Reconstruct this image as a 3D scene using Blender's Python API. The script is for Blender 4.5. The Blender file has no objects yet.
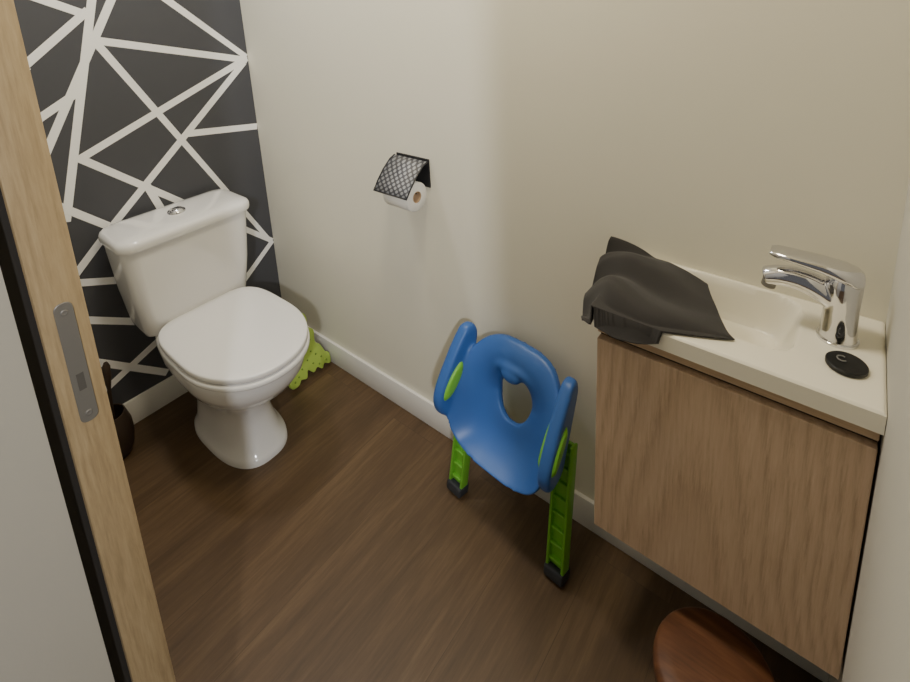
import bpy, bmesh, math, random
from mathutils import Vector, Matrix, noise
random.seed(3)
S=bpy.context.scene; COL=S.collection
PI=math.pi
# ------------------------------------------------------------ helpers
def smooth(me,ang=35):
    for p in me.polygons: p.use_smooth=True
    try: me.set_sharp_from_angle(angle=math.radians(ang))
    except Exception: pass
def obj(name,bm,mat,parent=None,ang=35,sub=0,solid=0,flat=False):
    bmesh.ops.recalc_face_normals(bm,faces=bm.faces)
    me=bpy.data.meshes.new(name); bm.to_mesh(me); bm.free()
    for m in (mat if isinstance(mat,(list,tuple)) else [mat]): me.materials.append(m)
    if not flat: smooth(me,ang)
    o=bpy.data.objects.new(name,me); COL.objects.link(o)
    if parent: o.parent=parent
    if solid:
        s=o.modifiers.new('solid','SOLIDIFY'); s.thickness=solid; s.offset=-1
    if sub:
        s=o.modifiers.new('sub','SUBSURF'); s.levels=sub; s.render_levels=sub
    return o
def tag(o,label,cat,group=None):
    o['label']=label; o['category']=cat
    if group:o['group']=group
    return o
def thing(name,label,cat,loc=(0,0,0),rot=(0,0,0)):
    o=bpy.data.objects.new(name,None); COL.objects.link(o)
    o.location=loc; o.rotation_euler=rot; o.empty_display_size=.05
    return tag(o,label,cat)
def struct(name,bm,mat,parent=None,**k):
    o=obj(name,bm,mat,parent,**k)
    if not parent:o['kind']='structure'
    return o
def merge(bm,b2,mi=0):
    for f in b2.faces:f.material_index=mi
    me=bpy.data.meshes.new('t'); b2.to_mesh(me); b2.free(); bm.from_mesh(me); bpy.data.meshes.remove(me)
def box(bm,x0,x1,y0,y1,z0,z1,bev=0,seg=3,mi=0,M=None):
    b=bmesh.new(); bmesh.ops.create_cube(b,size=1)
    for v in b.verts:
        v.co=Vector(((x0+x1)/2+v.co.x*(x1-x0),(y0+y1)/2+v.co.y*(y1-y0),(z0+z1)/2+v.co.z*(z1-z0)))
    if bev: bmesh.ops.bevel(b,geom=b.edges[:],offset=bev,segments=seg,profile=.5,affect='EDGES')
    if M is not None: bmesh.ops.transform(b,matrix=M,verts=b.verts)
    merge(bm,b,mi); return bm
def loft(bm,rings,cap0=True,cap1=True,closed=True):
    vs=[[bm.verts.new(p) for p in r] for r in rings]
    n=len(rings[0])
    for a,b in zip(vs,vs[1:]):
        for i in range(n if closed else n-1):
            j=(i+1)%n; bm.faces.new((a[i],a[j],b[j],b[i]))
    if cap0: bm.faces.new(vs[0][::-1])
    if cap1: bm.faces.new(vs[-1])
    return bm
def lathe(bm,prof,c=(0,0,0),n=40):
    rings=[[Vector((c[0]+r*math.cos(2*PI*i/n),c[1]+r*math.sin(2*PI*i/n),c[2]+z)) for i in range(n)] for r,z in prof]
    return loft(bm,rings)
def tube(bm,path,rad,n=16,sx=1,cap=True,upv=Vector((0,1,0))):
    P=[Vector(p) for p in path]; R=rad if isinstance(rad,(list,tuple)) else [rad]*len(P)
    rings=[]
    for i,p in enumerate(P):
        t=(P[min(i+1,len(P)-1)]-P[max(i-1,0)]).normalized()
        u=upv if abs(t.dot(upv))<.95 else Vector((1,0,0))
        a=t.cross(u).normalized(); b=t.cross(a).normalized()
        rings.append([p+a*math.cos(2*PI*k/n)*R[i]+b*math.sin(2*PI*k/n)*R[i]*sx for k in range(n)])
    return loft(bm,rings,cap,cap)
def cr(P,n):
    P=[Vector(p) for p in P]; out=[]
    for i in range(len(P)-1):
        p0=P[max(i-1,0)];p1=P[i];p2=P[i+1];p3=P[min(i+2,len(P)-1)]
        for k in range(n):
            t=k/n
            out.append(.5*((2*p1)+(p2-p0)*t+(2*p0-5*p1+4*p2-p3)*t*t+(3*p1-p0-3*p2+p3)*t**3))
    out.append(P[-1]); return out
def crc(P,n):   # closed
    P=[Vector(p) for p in P]; N=len(P); out=[]
    for i in range(N):
        p0=P[i-1];p1=P[i];p2=P[(i+1)%N];p3=P[(i+2)%N]
        for k in range(n):
            t=k/n
            out.append(.5*((2*p1)+(p2-p0)*t+(2*p0-5*p1+4*p2-p3)*t*t+(3*p1-p0-3*p2+p3)*t**3))
    return out
def rrect(x0,x1,y0,y1,z,r,k=6):
    pts=[]
    for cx,cy,a0 in ((x1-r,y1-r,0),(x0+r,y1-r,90),(x0+r,y0+r,180),(x1-r,y0+r,270)):
        for i in range(k+1):
            a=math.radians(a0+90*i/k); pts.append(Vector((cx+r*math.cos(a),cy+r*math.sin(a),z)))
    return pts
def spow(v,e): return math.copysign(abs(v)**e,v)
def egg(x0,x1,xm,hw,z,nb=3.5,nf=2.1,n=64):
    pts=[]
    for i in range(n):
        a=2*PI*i/n; c,s=math.cos(a),math.sin(a)
        e=nf if c>0 else nb
        L=(x1-xm) if c>0 else (xm-x0)
        pts.append(Vector((xm+L*spow(c,2/e),hw*spow(s,2/e),z)))
    return pts
# ------------------------------------------------------------ materials
def lin(c):
    return tuple((v/255/12.92 if v/255<=.04045 else ((v/255+.055)/1.055)**2.4) for v in c)+(1,)
def base(name):
    m=bpy.data.materials.new(name); m.use_nodes=True
    nt=m.node_tree; b=nt.nodes['Principled BSDF']; return m,nt,b
def plain(name,c,rough=.5,metal=0,var=.04,bump=0,bs=200,coat=0,spec=.5,sheen=0):
    m,nt,b=base(name); N=nt.nodes;L=nt.links
    tc=N.new('ShaderNodeTexCoord'); no=N.new('ShaderNodeTexNoise'); no.inputs['Scale'].default_value=9; no.inputs['Detail'].default_value=4
    L.new(tc.outputs['Object'],no.inputs['Vector'])
    mx=N.new('ShaderNodeMix'); mx.data_type='RGBA'
    col=lin(c); d=tuple(v*(1-var) for v in col[:3])+(1,); l=tuple(min(1,v*(1+var)) for v in col[:3])+(1,)
    mx.inputs[6].default_value=d; mx.inputs[7].default_value=l
    L.new(no.outputs['Fac'],mx.inputs[0]); L.new(mx.outputs[2],b.inputs['Base Color'])
    b.inputs['Roughness'].default_value=rough; b.inputs['Metallic'].default_value=metal
    b.inputs['Coat Weight'].default_value=coat; b.inputs['Specular IOR Level'].default_value=spec
    b.inputs['Sheen Weight'].default_value=sheen
    if bump:
        n2=N.new('ShaderNodeTexNoise'); n2.inputs['Scale'].default_value=bs; n2.inputs['Detail'].default_value=3
        L.new(tc.outputs['Object'],n2.inputs['Vector'])
        bp=N.new('ShaderNodeBump'); bp.inputs['Strength'].default_value=bump; bp.inputs['Distance'].default_value=.002
        L.new(n2.outputs['Fac'],bp.inputs['Height']); L.new(bp.outputs['Normal'],b.inputs['Normal'])
    return m
def wood(name,c0,c1,c2,axis='z',rough=.5,s=1.0,wavemix=.5,stretch=1.1,across='x',a=14,b2=600,x0=0,wob=.03):
    # fine fibres stretched along the axis, mixed with nested cathedral arches f = a*z + b*(x-x0)^2
    m,nt,b=base(name);N=nt.nodes;L=nt.links
    def math_(op,i0,i1=None):
        k=N.new('ShaderNodeMath'); k.operation=op
        for q,v in enumerate((i0,i1)):
            if v is None: continue
            if isinstance(v,(int,float)): k.inputs[q].default_value=v
            else: L.new(v,k.inputs[q])
        return k.outputs[0]
    tc=N.new('ShaderNodeTexCoord'); mp=N.new('ShaderNodeMapping')
    sc=[14*s,14*s,14*s]; sc['xyz'.index(axis)]=stretch*s
    mp.inputs['Scale'].default_value=sc; L.new(tc.outputs['Object'],mp.inputs['Vector'])
    fine=N.new('ShaderNodeTexNoise'); fine.inputs['Scale'].default_value=7; fine.inputs['Detail'].default_value=6; fine.inputs['Roughness'].default_value=.7
    L.new(mp.outputs[0],fine.inputs['Vector'])
    sp=N.new('ShaderNodeSeparateXYZ'); L.new(tc.outputs['Object'],sp.inputs[0])
    lo=N.new('ShaderNodeTexNoise'); lo.inputs['Scale'].default_value=3; lo.inputs['Detail'].default_value=1; L.new(tc.outputs['Object'],lo.inputs['Vector'])
    wobv=math_('MULTIPLY',math_('SUBTRACT',lo.outputs['Fac'],.5),wob*4)
    xx=math_('SUBTRACT',math_('ADD',sp.outputs[across.upper()],wobv),x0)
    f=math_('ADD',math_('MULTIPLY',sp.outputs[axis.upper()],a),math_('MULTIPLY',math_('MULTIPLY',xx,xx),b2))
    f=math_('ADD',f,math_('MULTIPLY',fine.outputs['Fac'],.9))
    fr=math_('PINGPONG',f,1.0)
    mix=N.new('ShaderNodeMix'); mix.inputs[0].default_value=wavemix
    L.new(fine.outputs['Fac'],mix.inputs[2]); L.new(fr,mix.inputs[3])
    rp=N.new('ShaderNodeValToRGB'); e=rp.color_ramp.elements
    e[0].position=.2; e[0].color=lin(c0); e[1].position=.8; e[1].color=lin(c2)
    k=e.new(.5); k.color=lin(c1)
    L.new(mix.outputs[0],rp.inputs[0]); L.new(rp.outputs[0],b.inputs['Base Color'])
    b.inputs['Roughness'].default_value=rough
    bp=N.new('ShaderNodeBump'); bp.inputs['Strength'].default_value=.12; bp.inputs['Distance'].default_value=.001
    L.new(fine.outputs['Fac'],bp.inputs['Height']); L.new(bp.outputs[0],b.inputs['Normal'])
    return m
def floor_mat():
    m,nt,b=base('brown_laminate');N=nt.nodes;L=nt.links
    tc=N.new('ShaderNodeTexCoord'); sp=N.new('ShaderNodeSeparateXYZ'); L.new(tc.outputs['Object'],sp.inputs[0])
    ay=N.new('ShaderNodeMath'); ay.operation='ADD'; ay.inputs[1].default_value=7.6; L.new(sp.outputs['Y'],ay.inputs[0])
    cb=N.new('ShaderNodeCombineXYZ'); L.new(ay.outputs[0],cb.inputs['X']); L.new(sp.outputs['X'],cb.inputs['Y'])
    br=N.new('ShaderNodeTexBrick'); br.inputs['Scale'].default_value=1; br.inputs['Brick Width'].default_value=2.6; br.inputs['Row Height'].default_value=.19
    br.inputs['Mortar Size'].default_value=.0009; br.inputs['Mortar Smooth'].default_value=.3; br.inputs['Bias'].default_value=0
    br.inputs['Color1'].default_value=(.42,.42,.42,1); br.inputs['Color2'].default_value=(.6,.6,.6,1); br.inputs['Mortar'].default_value=(.15,.15,.15,1)
    br.offset=.1; L.new(cb.outputs[0],br.inputs['Vector'])
    mp=N.new('ShaderNodeMapping'); mp.inputs['Scale'].default_value=(11,.9,1); L.new(tc.outputs['Object'],mp.inputs['Vector'])
    ad=N.new('ShaderNodeVectorMath'); ad.operation='MULTIPLY_ADD'; ad.inputs[1].default_value=(9,9,9)
    L.new(br.outputs['Color'],ad.inputs[0]); L.new(mp.outputs[0],ad.inputs[2])
    n1=N.new('ShaderNodeTexNoise'); n1.inputs['Scale'].default_value=1.0; n1.inputs['Detail'].default_value=5; n1.inputs['Roughness'].default_value=.56; n1.inputs['Distortion'].default_value=.5
    L.new(ad.outputs[0],n1.inputs['Vector'])
    n2=N.new('ShaderNodeTexNoise'); n2.inputs['Scale'].default_value=9; n2.inputs['Detail'].default_value=5; n2.inputs['Roughness'].default_value=.7
    L.new(ad.outputs[0],n2.inputs['Vector'])
    mx=N.new('ShaderNodeMix'); mx.inputs[0].default_value=.4; L.new(n1.outputs['Fac'],mx.inputs[2]); L.new(n2.outputs['Fac'],mx.inputs[3])
    rp=N.new('ShaderNodeValToRGB'); e=rp.color_ramp.elements
    e[0].position=.28;e[0].color=lin((68,52,35)); e[1].position=.74;e[1].color=lin((122,98,70)); k=e.new(.5);k.color=lin((94,73,51))
    L.new(mx.outputs[0],rp.inputs[0])
    hs=N.new('ShaderNodeMix'); hs.data_type='RGBA'; hs.blend_type='MULTIPLY'; hs.inputs[0].default_value=1
    rr=N.new('ShaderNodeMapRange'); rr.inputs[1].default_value=0; rr.inputs[2].default_value=.7; rr.inputs[3].default_value=.55; rr.inputs[4].default_value=1.05
    L.new(br.outputs['Color'],rr.inputs[0]); L.new(rp.outputs[0],hs.inputs[6]); L.new(rr.outputs[0],hs.inputs[7])
    L.new(hs.outputs[2],b.inputs['Base Color']); b.inputs['Roughness'].default_value=.45
    bp=N.new('ShaderNodeBump'); bp.inputs['Strength'].default_value=.12; bp.inputs['Distance'].default_value=.001
    L.new(n2.outputs['Fac'],bp.inputs['Height']); L.new(bp.outputs[0],b.inputs['Normal'])
    return m
def dots_mat():
    m,nt,b=base('dotted_metal');N=nt.nodes;L=nt.links
    tc=N.new('ShaderNodeTexCoord'); sp=N.new('ShaderNodeSeparateXYZ'); L.new(tc.outputs['Object'],sp.inputs[0])
    cb=N.new('ShaderNodeCombineXYZ'); L.new(sp.outputs['X'],cb.inputs['X'])
    mu=N.new('ShaderNodeMath');mu.operation='MULTIPLY';mu.inputs[1].default_value=1.42;L.new(sp.outputs['Z'],mu.inputs[0]);L.new(mu.outputs[0],cb.inputs['Y'])
    mp=N.new('ShaderNodeMapping'); mp.inputs['Rotation'].default_value=(0,0,PI/4); L.new(cb.outputs[0],mp.inputs['Vector'])
    vo=N.new('ShaderNodeTexVoronoi'); vo.voronoi_dimensions='2D'; vo.inputs['Scale'].default_value=66; vo.inputs['Randomness'].default_value=0
    L.new(mp.outputs[0],vo.inputs['Vector'])
    rp=N.new('ShaderNodeValToRGB'); e=rp.color_ramp.elements; e[0].position=.26;e[0].color=lin((156,158,162)); e[1].position=.44;e[1].color=lin((74,74,80))
    L.new(vo.outputs['Distance'],rp.inputs[0]); L.new(rp.outputs[0],b.inputs['Base Color'])
    b.inputs['Roughness'].default_value=.5
    return m
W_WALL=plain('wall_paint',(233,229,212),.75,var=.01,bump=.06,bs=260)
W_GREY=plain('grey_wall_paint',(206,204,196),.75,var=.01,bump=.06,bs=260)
W_HALL=plain('hallway_wall_paint',(180,175,162),.75,var=.01,bump=.06,bs=260)
W_DARK=plain('charcoal_wallpaper',(74,75,81),.7,var=.05,bump=.05,bs=300)
W_LINE=plain('white_wallpaper_line',(255,255,255),.5,var=.002)
W_TRIM=plain('white_trim',(238,236,230),.4,var=.01)
CERAM=plain('white_ceramic',(240,239,238),.12,var=.008,coat=.3)
SEATP=plain('white_seat_plastic',(242,241,240),.22,var=.008)
SINKC=plain('cream_sink_resin',(244,239,221),.22,var=.01)
CHROME=plain('chrome',(222,222,226),.08,metal=1,var=.01)
STEEL=plain('brushed_steel',(134,131,125),.5,metal=.5,var=.05,bump=.1,bs=500)
HOLE=plain('shadowed_steel',(96,93,88),.6,metal=.3)
BLUE=plain('blue_plastic',(56,102,176),.38,var=.03)
GREEN=plain('green_plastic',(120,192,64),.4,var=.04)
LIME=plain('lime_plastic',(166,194,84),.5,var=.06,bump=.1,bs=120)
OLIVE=plain('olive_green_spot',(116,146,54),.5,var=.05)
DGREY=plain('dark_grey_rubber',(52,54,58),.6,var=.05)
BROWN=plain('dark_brown_plastic',(60,47,37),.5,var=.05)
BLACK=plain('black_rubber',(16,16,17),.5,var=.05)
SEAL=plain('dark_door_seal',(40,37,34),.8,var=.05)
BLACKG=plain('worn_black_rubber',(130,130,128),.5,var=.05)
BLACKM=plain('black_metal',(34,34,37),.45,var=.05)
PAPER=plain('tissue_paper',(240,238,232),.9,var=.02,bump=.3,bs=160)
CARD=plain('cardboard_core',(190,160,126),.9,var=.05)
CLOTH=plain('grey_microfibre',(60,58,57),.95,var=.12,bump=.5,bs=900,sheen=.2,spec=.1)
OAKC=wood('cabinet_oak',(164,137,110),(203,175,146),(218,193,165),'z',.55,1.6,.18,.9,a=7,b2=260,x0=-.03,wob=.016)
OAKE=wood('edge_oak',(166,138,108),(190,162,130),(204,178,148),'x',.55,1.6,.05,across='z')
OAKJ=wood('jamb_oak',(140,119,87),(170,147,110),(188,166,129),'z',.5,2.2,.10,1.1,across='y',a=4,b2=6000,x0=-.95,wob=.004)
STOOLW=wood('stool_wood',(78,48,30),(106,67,42),(130,86,56),'x',.5,1.0,.2,across='y')
FLOOR=floor_mat(); DOTS=dots_mat()
# ------------------------------------------------------------ camera
F=512.5; PX,PY=454.4,107.0
yaw,pit,rol=.6857,.2289,-.0494
Cc=Vector((1.9435,-1.0782,1.4879))
fw=Vector((-math.sin(yaw)*math.cos(pit),math.cos(yaw)*math.cos(pit),-math.sin(pit)))
r0=Vector((math.cos(yaw),math.sin(yaw),0)); u0=r0.cross(fw)
rr=r0*math.cos(rol)+u0*math.sin(rol); uu=-r0*math.sin(rol)+u0*math.cos(rol)
cd=bpy.data.cameras.new('camera'); co=bpy.data.objects.new('camera',cd); COL.objects.link(co)
Mx=Matrix((rr,uu,-fw)).transposed().to_4x4(); Mx.translation=Cc; co.matrix_world=Mx
cd.sensor_width=36; cd.lens=F/910*36; cd.shift_x=(455-PX)/910; cd.shift_y=(PY-341)/910; cd.clip_start=.01
S.camera=co
# ------------------------------------------------------------ setting
XR=2.02; YF=-.931; YO=-1.0; H=2.5; XJ=1.204
struct('floor',box(bmesh.new(),-.1,3.2,-2.4,.1,-.1,0),FLOOR,flat=True)
struct('ceiling',box(bmesh.new(),-.1,XR+.1,YO,.1,H,H+.1),W_WALL,flat=True)
struct('wall_back',box(bmesh.new(),-.1,XR+.1,0,.1,0,H),W_WALL,flat=True)
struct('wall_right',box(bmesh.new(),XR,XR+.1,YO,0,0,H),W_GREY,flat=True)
LP=[(-.291,1.512,-.003,1.256),(-.520,1.380,-.005,1.244),(-.519,1.386,-.002,.435),(-.004,1.252,-.626,1.006),(-.288,1.007,-.002,.967),(-.019,1.238,-.599,.731),
(-.625,1.013,-.002,.448),(-.494,1.520,-.693,.817),(-.435,1.518,-.705,1.046),(-.710,1.318,-.514,1.474),(-.656,1.527,-.512,1.455),(-.696,1.162,-.587,1.222),
(-.703,.876,-.50,.675),(-.702,.633,-.585,.745),(-.707,.606,-.55,.540),(-.704,.467,-.52,.35),(-.696,.185,-.46,.285),(-.705,.305,-.50,.12),(-.25,.26,-.002,.45),(-.4456,.855,-.395,.69),
(-.291,1.512,-.66,1.84),(-.494,1.52,-.42,2.1),(-.435,1.518,-.12,2.2),(-.66,1.84,-.03,2.05),(-.05,1.72,-.66,2.3),(-.93,1.02,-.7,1.32),(-.93,.78,-.7,1.16),(-.93,.58,-.7,.876),(-.93,1.6,-.66,1.84)]
bw=box(bmesh.new(),-.1,0,YF-.07,0,0,H)
for k,(ya,za,yb,zb) in enumerate(LP):
    d=Vector((0,yb-ya,zb-za)).normalized(); n=Vector((0,-d.z,d.y))*.0125
    xo=.0006+.0001*k
    A=Vector((xo,ya,za));B=Vector((xo,yb,zb))
    vs=[bw.verts.new(p) for p in (A-n,B-n,B+n,A+n)]
    for v in vs: v.co.y=min(v.co.y,0)
    f=bw.faces.new(vs); f.material_index=1
struct('wall_left',bw,[W_DARK,W_LINE],flat=True)
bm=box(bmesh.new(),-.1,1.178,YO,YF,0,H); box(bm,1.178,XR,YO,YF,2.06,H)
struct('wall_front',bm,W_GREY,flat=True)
struct('wall_hallway',box(bmesh.new(),1.1,1.213,-2.4,YO,0,H),W_HALL,flat=True)
HB=.098
struct('baseboard_back',box(bmesh.new(),.012,XR,-.012,0,0,HB,.003,2),W_TRIM)
struct('baseboard_left',box(bmesh.new(),0,.012,YF,0,0,HB,.003,2),W_TRIM)
dj=struct('door_1',box(bmesh.new(),1.178,XJ,-.980,YF,0,2.06,.0015,2),OAKJ)
struct('door_seal',box(bmesh.new(),1.178,1.192,YO+.001,-.980,0,2.06),SEAL,dj)
def platering(x,h): # rounded plate in the yz plane
    return [Vector((x,p.x,p.y)) for p in rrect(-.9645-h,-.9445+h,.962-h,1.134+h,0,.0085)]
bm=bmesh.new(); loft(bm,[platering(XJ-.0005,0),platering(XJ+.0012,0),platering(XJ+.0018,-.0006)],False,True)
sp=struct('strike_plate',bm,STEEL,dj)
struct('latch_hole',box(bmesh.new(),XJ+.001,XJ+.0022,-.9585,-.9505,1.010,1.034),HOLE,sp,flat=True)
for z in (1.121,.975):
    bm=bmesh.new(); b=bmesh.new(); lathe(b,[(.0042,0),(.0042,.0006),(.003,.0012),(.001,.0008)],(0,0,0),14)
    bmesh.ops.transform(b,matrix=Matrix.Translation((XJ+.0016,-.9545,z))@Matrix.Rotation(PI/2,4,'Y'),verts=b.verts); merge(bm,b)
    struct('screw',bm,STEEL,sp)
# ------------------------------------------------------------ toilet
YT=-.412
t=thing('toilet','white ceramic close-coupled toilet with its lid closed against the dark wall','toilet',(.012,YT,0))
bm=bmesh.new()
prof=[(0,.14,.537,.32,.114,3,2.6),(.016,.14,.537,.32,.113,3,2.6),(.022,.145,.530,.32,.108,3,2.6),(.05,.15,.508,.31,.096,3,2.6),(.11,.15,.485,.31,.087,3,2.5),(.16,.15,.487,.31,.088,3,2.4),(.20,.14,.510,.32,.102,3,2.4),(.24,.12,.555,.33,.128,3,2.3),(.29,.10,.625,.38,.158,3,2.2),(.335,.09,.66,.42,.174,3.2,2.15),(.37,.08,.672,.43,.178,3.4,2.15),(.392,.08,.673,.43,.178,3.4,2.15),(.398,.085,.665,.43,.172,3.4,2.15)]
loft(bm,[egg(x0,x1,xm,hw,z,nb,nf) for z,x0,x1,xm,hw,nb,nf in prof])
obj('bowl',bm,CERAM,t,50)
bm=bmesh.new()
rs=[]
for z,x1,hw,r in ((.400,.17,.166,.035),(.404,.185,.175,.038),(.42,.192,.180,.04),(.55,.206,.197,.042),(.70,.215,.209,.042),(.735,.216,.210,.042)): rs.append(rrect(.008,x1,-hw,hw,z,r))
loft(bm,rs); obj('tank',bm,CERAM,t,50)
bm=bmesh.new()
rs=[]
for z,i,r in ((.733,.010,.05),(.736,.002,.05),(.742,0,.052),(.756,0,.052),(.765,.004,.05),(.771,.014,.045),(.774,.045,.035),(.776,.085,.02)):
    rs.append(rrect(.006+i*.6,.235-i,-.222+i,.222-i,z,r))
loft(bm,rs); tl=obj('tank_lid',bm,CERAM,t,50)
bm=bmesh.new(); lathe(bm,[(.029,.773),(.029,.780),(.027,.782),(.024,.781),(.0235,.7815),(.02,.787),(.012,.790),(.001,.791)],(.115,0,0)); fb=obj('flush_button',bm,CHROME,tl,60)
bm=bmesh.new()
A=[egg(.19+i,.694-i,.44,.190-i,z,4.2,2.12) for i,z in ((.006,.3985),(.001,.401),(0,.405),(0,.413),(.002,.416),(.006,.4175))]
loft(bm,A); obj('seat',bm,SEATP,t,60)
bm=bmesh.new()
loft(bm,[egg(.186+i,.690-i,.44,.187-i,z,4.2,2.12) for i,z in ((.009,.4212),(.002,.4225),(0,.425),(0,.4375),(.0015,.4400),(.005,.4415),(.03,.4425),(.08,.4435),(.15,.444))])
obj('seat_lid',bm,SEATP,t,50)
for s in (-1,1):
    bm=bmesh.new(); lathe(bm,[(.018,.398),(.018,.412),(.014,.43),(.012,.437),(.002,.438)],(.172,s*.085,0),24); obj('hinge',bm,SEATP,t)
# ------------------------------------------------------------ toilet brush
bm=bmesh.new(); lathe(bm,[(.036,0),(.042,.003),(.054,.03),(.061,.075),(.059,.115),(.05,.148),(.047,.16),(.044,.16),(.047,.146),(.055,.115),(.057,.075),(.05,.032),(.038,.01),(.002,.01)],(0,0,0))
th=obj('toilet_brush_holder',bm,BROWN,ang=60); th.location=(.10,-.722,0)
tag(th,'dark round toilet brush holder on the floor beside the toilet, at the door jamb','brush holder')
tb=thing('toilet_brush','dark toilet brush standing in its holder','toilet brush',(.10,-.722,0),(math.radians(-4),0,0))
bm=bmesh.new(); tube(bm,[(0,0,.1),(0,0,.25),(0,0,.29),(0,0,.33),(0,0,.345)],[.006,.006,.011,.012,.006],14); obj('handle',bm,BROWN,tb)
bm=bmesh.new(); lathe(bm,[(.02,.02),(.032,.03),(.034,.09),(.025,.105),(.005,.108)],(0,0,0)); obj('brush_head',bm,DGREY,tb)
# ------------------------------------------------------------ lime green item
poly=[(-.135,.27),(-.095,.262),(-.078,.235),(-.085,.20),(-.062,.17),(-.068,.125),(-.05,.10),(-.036,.062),(-.02,.045),(-.024,.006),(-.05,.018),(-.065,.004),(-.085,.022),(-.105,.012),(-.128,.036),(-.14,.008),(-.165,.016),(-.18,.002),(-.205,.004),(-.21,.032),(-.185,.07),(-.195,.12),(-.187,.19),(-.17,.24)]
pp=crc([(a,b,0) for a,b in poly],4)
def lp(y,q,w): return Vector((.345-.22*q+w,y,.97*q+.22*w+.006))
bm=bmesh.new()
loft(bm,[[lp(p.x,p.y,0) for p in pp],[lp(p.x,p.y,.004) for p in pp],[lp(p.x,p.y,.014) for p in pp],[lp(-.13+(p.x+.13)*.95,.09+(p.y-.09)*.96,.018) for p in pp]])
g=obj('bath_toy',bm,LIME,ang=50); tag(g,'lime green lobed plastic toy leaning in the corner behind the toilet','toy')
for y,q in ((-.042,.03),(-.06,.055),(-.075,.032),(-.08,.078),(-.1,.05),(-.098,.1),(-.12,.075),(-.09,.145),(-.115,.12),(-.14,.1),(-.15,.055),(-.17,.035),(-.19,.025),(-.125,.165),(-.1,.185),(-.115,.21),(-.105,.235)):
    b=bmesh.new(); bmesh.ops.create_icosphere(b,subdivisions=2,radius=.0042,matrix=Matrix.Translation(lp(y,q,.0175)))
    obj('spot',b,OLIVE,g)
# ------------------------------------------------------------ toilet paper
t=thing('toilet_paper_holder','black wall-mounted toilet paper holder with dotted metal flap','paper holder',(.884,0,.985))
bm=box(bmesh.new(),-.066,.071,-.004,0,-.085,.006,.001,1); obj('back_plate',bm,BLACKM,t)
bm=bmesh.new()
fp=[(-.008,.0),(-.03,-.008),(-.06,-.032),(-.088,-.062),(-.106,-.086)]
vs=[[bm.verts.new((x,y,z)) for x in (-.068,.068)] for y,z in fp]
for a,b in zip(vs,vs[1:]): bm.faces.new((a[0],a[1],b[1],b[0]))
fl=obj('flap',bm,DOTS,t,solid=.002)
bm=bmesh.new()
tube(bm,[(.069,y,z) for y,z in fp]+[(-.069,y,z) for y,z in fp[::-1]],.0024,8); obj('flap_frame',bm,BLACKM,fl)
bm=bmesh.new(); tube(bm,[(-.062,-.004,-.0870),(-.062,-.046,-.0870),(-.059,-.053,-.0870),(.058,-.053,-.0870)],.003,10,upv=Vector((0,0,1))); obj('roll_bar',bm,BLACKM,t)
tr=thing('toilet_paper_roll','white toilet paper roll hanging under the dotted flap','toilet paper',(.894,-.053,.886))
n=48
def ringx(x,r): return [Vector((x,r*math.cos(2*PI*i/n),r*math.sin(2*PI*i/n))) for i in range(n)]
bm=bmesh.new()
loft(bm,[ringx(.05,.0175),ringx(.05,.043),ringx(.048,.045),ringx(-.048,.045),ringx(-.05,.043),ringx(-.05,.0175)],False,False)
obj('roll',bm,PAPER,tr,50)
bm=bmesh.new(); loft(bm,[ringx(.051,.0162),ringx(-.051,.0162),ringx(-.051,.0176),ringx(.051,.0176),ringx(.051,.0162)],False,False); obj('core',bm,CARD,tr)
# ------------------------------------------------------------ potty ladder seat
PX0=1.288
t=thing('toilet_training_seat','blue and green child toilet training seat with ladder legs leaning on the wall','training seat',(PX0,-.155,0),(0,0,math.radians(-5)))
vax=Vector((0,.376,.927)); wax=Vector((0,-.927,.376)); c0=Vector((0,.035,.3725))
def SP(u,v,w): return c0+Vector((u,0,0))+vax*v+wax*w
n=72;K=18
def shellpt(s,a,off):
    c,sn=math.cos(a),math.sin(a)
    hu=.053*spow(c,.85)*(1+.12*sn); hv=.030+.066*spow(sn,.9)
    up=max(0,sn); dn=max(0,-sn)
    if sn>=0: ou=.166*spow(c,.68); ov=.184*spow(sn,.90)
    else: ou=.166*spow(c,.58); ov=.158*spow(sn,.72)
    u=hu+(ou-hu)*s; v=hv+(ov-hv)*s
    w=.018*math.sin(PI*s)**.8*(.25+.75*up)
    w+=-.026*(1-s)**2*(1-up)
    w+=.016*up**3*max(0,1-abs(s-.18)/.18)
    w+=.030*dn**2*s**3
    w+=.062*abs(c)**2.6*s**3*(1-.75*up)
    w-=.022*math.sin(PI*s)*dn
    return SP(u,v,w+off)
bm=bmesh.new()
rings=[[shellpt(j/K,2*PI*i/n,0) for i in range(n)] for j in range(K+1)]+[[shellpt(j/K,2*PI*i/n,-.022) for i in range(n)] for j in range(K,-1,-1)]
rings.append(rings[0])
loft(bm,rings,False,False)
bmesh.ops.remove_doubles(bm,verts=bm.verts,dist=1e-6)
# raised tab at the top of the opening
tb_=bmesh.new(); bmesh.ops.create_uvsphere(tb_,u_segments=24,v_segments=14,radius=1)
for v in tb_.verts: v.co=SP(v.co.x*.034-.004,.096+v.co.y*.020,.011+v.co.z*.015)
merge(bm,tb_)
arm=[(-.048,-.016),(-.074,.0),(-.086,.035),(-.077,.068),(-.048,.087),(-.006,.089),(.05,.079),(.098,.067),(.138,.054),(.168,.040),(.174,.012),(.146,-.008),(.08,-.012),(-.02,-.016)]
ap=crc([(a,b,0) for a,b in arm],5)
def AP(s,v,w,e): return SP(s*(.165+.14*w+e),v,w)
for s in (-1,1):
    cx_,cy_=.035,.038
    def rg(e,k): return [AP(s,cx_+(p.x-cx_)*k,cy_+(p.y-cy_)*(k-.5*(1-k)),e) for p in ap]
    loft(bm,[rg(-.0175,.9),rg(-.015,.97),rg(-.008,1),rg(.008,1),rg(.015,.97),rg(.0175,.9)])
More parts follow.
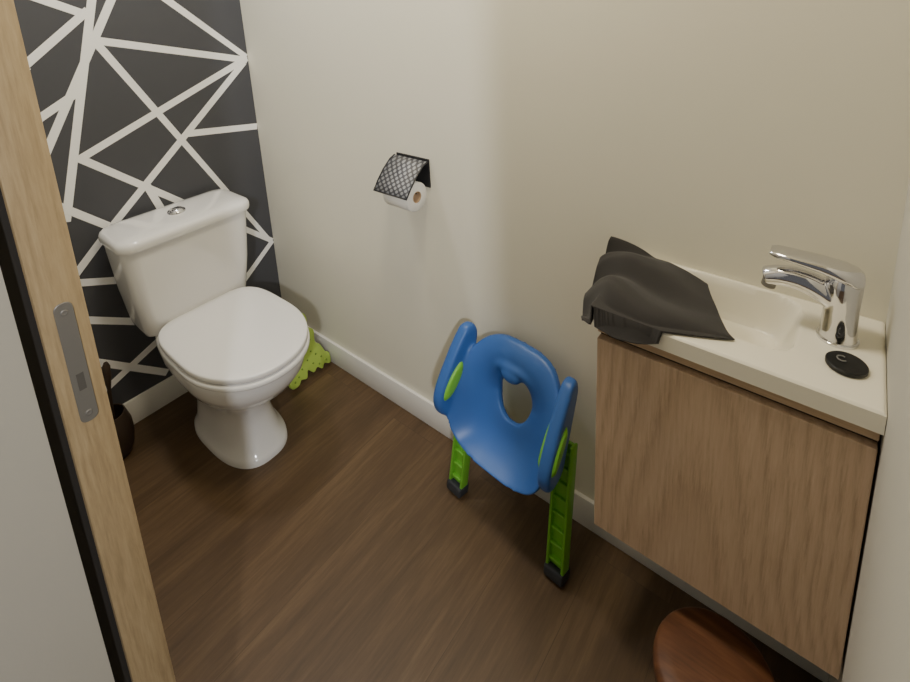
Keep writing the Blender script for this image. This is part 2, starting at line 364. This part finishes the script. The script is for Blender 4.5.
so=obj('seat',bm,BLUE,t,180)
r=so.modifiers.new('remesh','REMESH'); r.mode='VOXEL'; r.voxel_size=.0035; r.use_smooth_shade=True
sm=so.modifiers.new('smooth','SMOOTH'); sm.factor=.5; sm.iterations=22
for s in (-1,1):
    bm=bmesh.new()
    gr=[]; gd=Vector((-.95,.31)); gn=Vector((.31,.95))
    for e,k in ((-.0245,.6),(-.0235,.85),(-.018,1),(.018,1),(.0235,.85),(.0245,.6)):
        r=[]
        for i in range(32):
            q=Vector((.018,.055))+gd*(.056*k*math.cos(2*PI*i/32))+gn*(.0175*k*math.sin(2*PI*i/32)); r.append(AP(s,q.x,q.y,e))
        gr.append(r)
    loft(bm,gr); obj('grip',bm,GREEN,t,50)
    bm=bmesh.new()
    P0=Vector((s*.175,0.002,.012)); P1=Vector((s*.163,.066,.365))
    ax=(P1-P0); Ln=ax.length; az=ax.normalized(); ay=Vector((0,1,0)); axx=ay.cross(az).normalized(); ay=az.cross(axx)
    M=Matrix((axx,ay,az)).transposed().to_4x4(); M.translation=P0
    box(bm,-.024,.024,-.004,.008,.01,Ln,.002,2,M=M); box(bm,-.026,-.018,-.017,.014,.01,Ln,.003,2,M=M); box(bm,.018,.026,-.017,.014,.01,Ln,.003,2,M=M)
    for k in range(8): box(bm,-.02,.02,-.013,.0,.035+k*.042,.043+k*.042,.002,1,M=M)
    lg=obj('leg',bm,GREEN,t,40)
    bm=bmesh.new(); box(bm,-.028,.028,-.023,.02,-.008,.022,.006,3,M=M); obj('foot',bm,DGREY,lg,40)
bm=bmesh.new(); box(bm,-.15,.15,.03,.056,.25,.285,.006,2); obj('step',bm,GREEN,t,40)
# ------------------------------------------------------------ vanity
X0=1.587; YS=-.2516; ZS=.879; ZB=.3476; XM=(X0+XR)/2
t=thing('vanity_cabinet','small wall-hung light oak washbasin cabinet with one door','cabinet',(XM,0,ZB))
def vb(bm,x0,x1,y0,y1,z0,z1,bev=.001): return box(bm,x0-XM,x1-XM,y0,y1,z0-ZB,z1-ZB,bev,1)
xa,xb=X0+.004,XR-.004; zt=ZS-.036
bm=bmesh.new(); vb(bm,xa,xa+.016,YS+.03,-.001,ZB,zt); vb(bm,xb-.016,xb,YS+.03,-.001,ZB,zt); vb(bm,xa+.016,xb-.016,YS+.03,-.001,ZB,ZB+.016); vb(bm,xa+.016,xb-.016,-.009,-.001,ZB+.016,zt)
obj('body',bm,OAKC,t)
bm=bmesh.new(); vb(bm,xa,xb,YS+.009,YS+.029,ZB,zt-.034); obj('door',bm,OAKC,t)
bm=bmesh.new(); vb(bm,xa,xb,YS+.011,YS+.031,zt-.021,zt); obj('top_rail',bm,OAKE,t)
bm=bmesh.new(); vb(bm,xa+.001,xb-.001,YS+.025,YS+.0305,zt-.038,zt-.018,0); obj('finger_groove',bm,BROWN,t)
# sink
bm=bmesh.new(); nx,ny=120,76
x0,x1,y0,y1=X0,XR-.001,YS,-.001
def hz(x,y):
    cx,cy,hx,hy=1.757,-.104,.145,.091
    r=(abs((x-cx)/hx)**6+abs((y-cy)/hy)**6)**(1/6)
    d=0
    if r<1:
        k=min(1,(1-r)/.24); d=.075*(k*k*(3-2*k))**.7+.012*(1-r)
    ed=min(x-x0,x1-x,y-y0,y1-y)
    q=max(0,1-ed/.006); return ZS-d-.004*q*q
xs=[x0+(x1-x0)*i/nx for i in range(nx+1)]; ys=[y0+(y1-y0)*j/ny for j in range(ny+1)]
xs=sorted(set(xs+[x0+.002,x0+.004,x1-.002,x1-.004])); ys=sorted(set(ys+[y0+.002,y0+.004]))
g=[[bm.verts.new((x,y,hz(x,y))) for y in ys] for x in xs]
for i in range(len(xs)-1):
    for j in range(len(ys)-1): bm.faces.new((g[i][j],g[i+1][j],g[i+1][j+1],g[i][j+1]))
border=[g[i][0] for i in range(len(xs))]+[g[-1][j] for j in range(1,len(ys))]+[g[i][-1] for i in range(len(xs)-2,-1,-1)]+[g[0][j] for j in range(len(ys)-2,0,-1)]
low=[bm.verts.new((v.co.x,v.co.y,ZS-.035)) for v in border]
for i in range(len(border)):
    j=(i+1)%len(border); bm.faces.new((border[i],low[i],low[j],border[j]))
s=obj('washbasin',bm,SINKC,ang=40); tag(s,'cream rectangular washbasin on top of the oak cabinet','washbasin')
# faucet
t=thing('faucet','chrome single-lever mixer tap at the right end of the washbasin','faucet',(1.955,-.1,ZS))
bm=bmesh.new(); lathe(bm,[(.028,.003),(.0268,.007),(.0255,.03),(.025,.06),(.026,.09),(.026,.104),(.0225,.115),(.013,.119)],(0,0,0),36)
pth=cr([(.004,0,.062),(-.03,0,.082),(-.06,0,.090),(-.09,0,.088),(-.112,0,.080)],6); tube(bm,pth,[.0225-.0065*k/len(pth) for k in range(len(pth))],24,sx=1.0)
fb=obj('body',bm,CHROME,t,180)
r=fb.modifiers.new('remesh','REMESH'); r.mode='VOXEL'; r.voxel_size=.0016; r.use_smooth_shade=True
sm=fb.modifiers.new('smooth','SMOOTH'); sm.factor=.5; sm.iterations=14
bm=bmesh.new(); lathe(bm,[(.030,0),(.030,.004),(.028,.0055),(.02,.0056)],(0,0,0),36); obj('base_ring',bm,CHROME,t,40)
bm=bmesh.new(); tube(bm,[(-.103,0,.078),(-.106,0,.063)],.0115,18); obj('aerator',bm,STEEL,fb)
bm=bmesh.new()
rs=[]
for x,hw,z,h in ((.026,.010,.114,.005),(.024,.018,.115,.010),(.015,.0245,.118,.0135),(.0,.0265,.122,.0135),(-.03,.025,.128,.0095),(-.07,.0225,.131,.0072),(-.098,.020,.132,.0065),(-.107,.015,.132,.0042)):
    rs.append([Vector((x,hw*spow(math.cos(2*PI*i/28),.7),z+h*spow(math.sin(2*PI*i/28),.7))) for i in range(28)])
loft(bm,rs); obj('lever',bm,CHROME,t,60)
# plug
t=thing('sink_plug','round black rubber sink plug lying on the basin deck in front of the tap','sink plug',(1.970,-.172,ZS))
bm=bmesh.new(); lathe(bm,[(.025,0),(.0275,.002),(.0275,.007),(.026,.0085),(.02,.0085),(.018,.0075),(.001,.0075)]); obj('disc',bm,BLACK,t)
bm=bmesh.new(); tube(bm,[(-.006+.0065*math.cos(a),.006+.0065*math.sin(a),.0083) for a in [math.radians(60+k*13) for k in range(21)]],.0011,8,upv=Vector((0,0,1))); obj('pull_ring',bm,BLACKG,t)
# cloth
rows=[[(1.538,-.050,.922),(1.60,-.04,.912),(1.67,-.05,.902),(1.745,-.07,.892)],
[(1.535,-.10,.892),(1.60,-.10,.918),(1.68,-.11,.905),(1.765,-.115,.890)],
[(1.535,-.16,.852),(1.592,-.17,.905),(1.68,-.175,.899),(1.79,-.165,.887)],
[(1.545,-.210,.836),(1.602,-.235,.889),(1.69,-.237,.893),(1.81,-.20,.886)],
[(1.562,-.250,.838),(1.622,-.266,.842),(1.69,-.265,.858),(1.82,-.207,.884)]]
R1=[cr(r,28) for r in rows]; nu=len(R1[0])
cols=[cr([R1[k][i] for k in range(5)],24) for i in range(nu)]
bm=bmesh.new(); g=[]
for i,cl in enumerate(cols):
    row=[]
    for j,p in enumerate(cl):
        u=i/(nu-1); v=j/(len(cl)-1)
        q=p.copy(); am=.015*(1-u)**.9+.001
        # folds fan out from the flat right-hand tip
        ph=17*(v-.55)*(1.25-.9*u)+2.0*noise.noise((u*1.7,v*1.7,4))
        sv=math.sin(ph); q.z+=am*(sv-.4*abs(sv)**3)*(.5+.5*math.sin(PI*min(1,v*1.15)))+.003*noise.noise((u*4,v*4,3))
        q.x+=.004*noise.noise((u*4,v*4,9)); q.y+=.003*noise.noise((u*4,v*4,19))
        if q.x>X0-.006 and q.y>YS-.006: q.z=max(q.z,ZS+.006)
        q.y=min(q.y,-.008)
        row.append(bm.verts.new(q))
    g.append(row)
for i in range(len(g)-1):
    for j in range(len(g[0])-1): bm.faces.new((g[i][j],g[i+1][j],g[i+1][j+1],g[i][j+1]))
c=obj('cleaning_cloth',bm,CLOTH,ang=180,solid=.003); tag(c,'dark grey microfibre cloth draped over the left end of the washbasin','cloth')
# stool
t=thing('stool','small round reddish-brown wooden stool under the cabinet','stool',(1.845,-.285,0))
bm=bmesh.new(); lathe(bm,[(.085,.205),(.1,.208),(.105,.215),(.105,.234),(.102,.242),(.096,.247),(.07,.250),(.002,.252)],(0,0,0),48); obj('seat',bm,STOOLW,t,50)
for k in range(3):
    a=math.radians(90+120*k); bm=bmesh.new(); tube(bm,[(.08*math.cos(a),.08*math.sin(a),0),(.055*math.cos(a),.055*math.sin(a),.207)],[.011,.015],14); obj('leg',bm,STOOLW,t)
# ------------------------------------------------------------ light
def area(name,loc,target,size,power,col):
    l=bpy.data.lights.new(name,'AREA'); l.energy=power; l.color=col; l.shape='DISK'; l.size=size
    o=bpy.data.objects.new(name,l); COL.objects.link(o); o.location=loc
    o.rotation_euler=(Vector(target)-Vector(loc)).to_track_quat('-Z','Y').to_euler()
area('ceiling_lamp',(1.3,-.42,2.45),(1.3,-.42,0),.3,12.5,(1,.88,.65))
area('toilet_fill',(.42,-.46,2.45),(.42,-.46,0),.2,8,(.98,.98,1))  # fill light added over the toilet to whiten the wallpaper lines and ceramic
area('corridor_lamp',(2.95,-2.1,2.1),(.6,0,.7),.12,34,(.98,.98,1))
w=bpy.data.worlds.new('world'); S.world=w; w.use_nodes=True
w.node_tree.nodes['Background'].inputs[0].default_value=(1,.98,.95,1); w.node_tree.nodes['Background'].inputs[1].default_value=.12
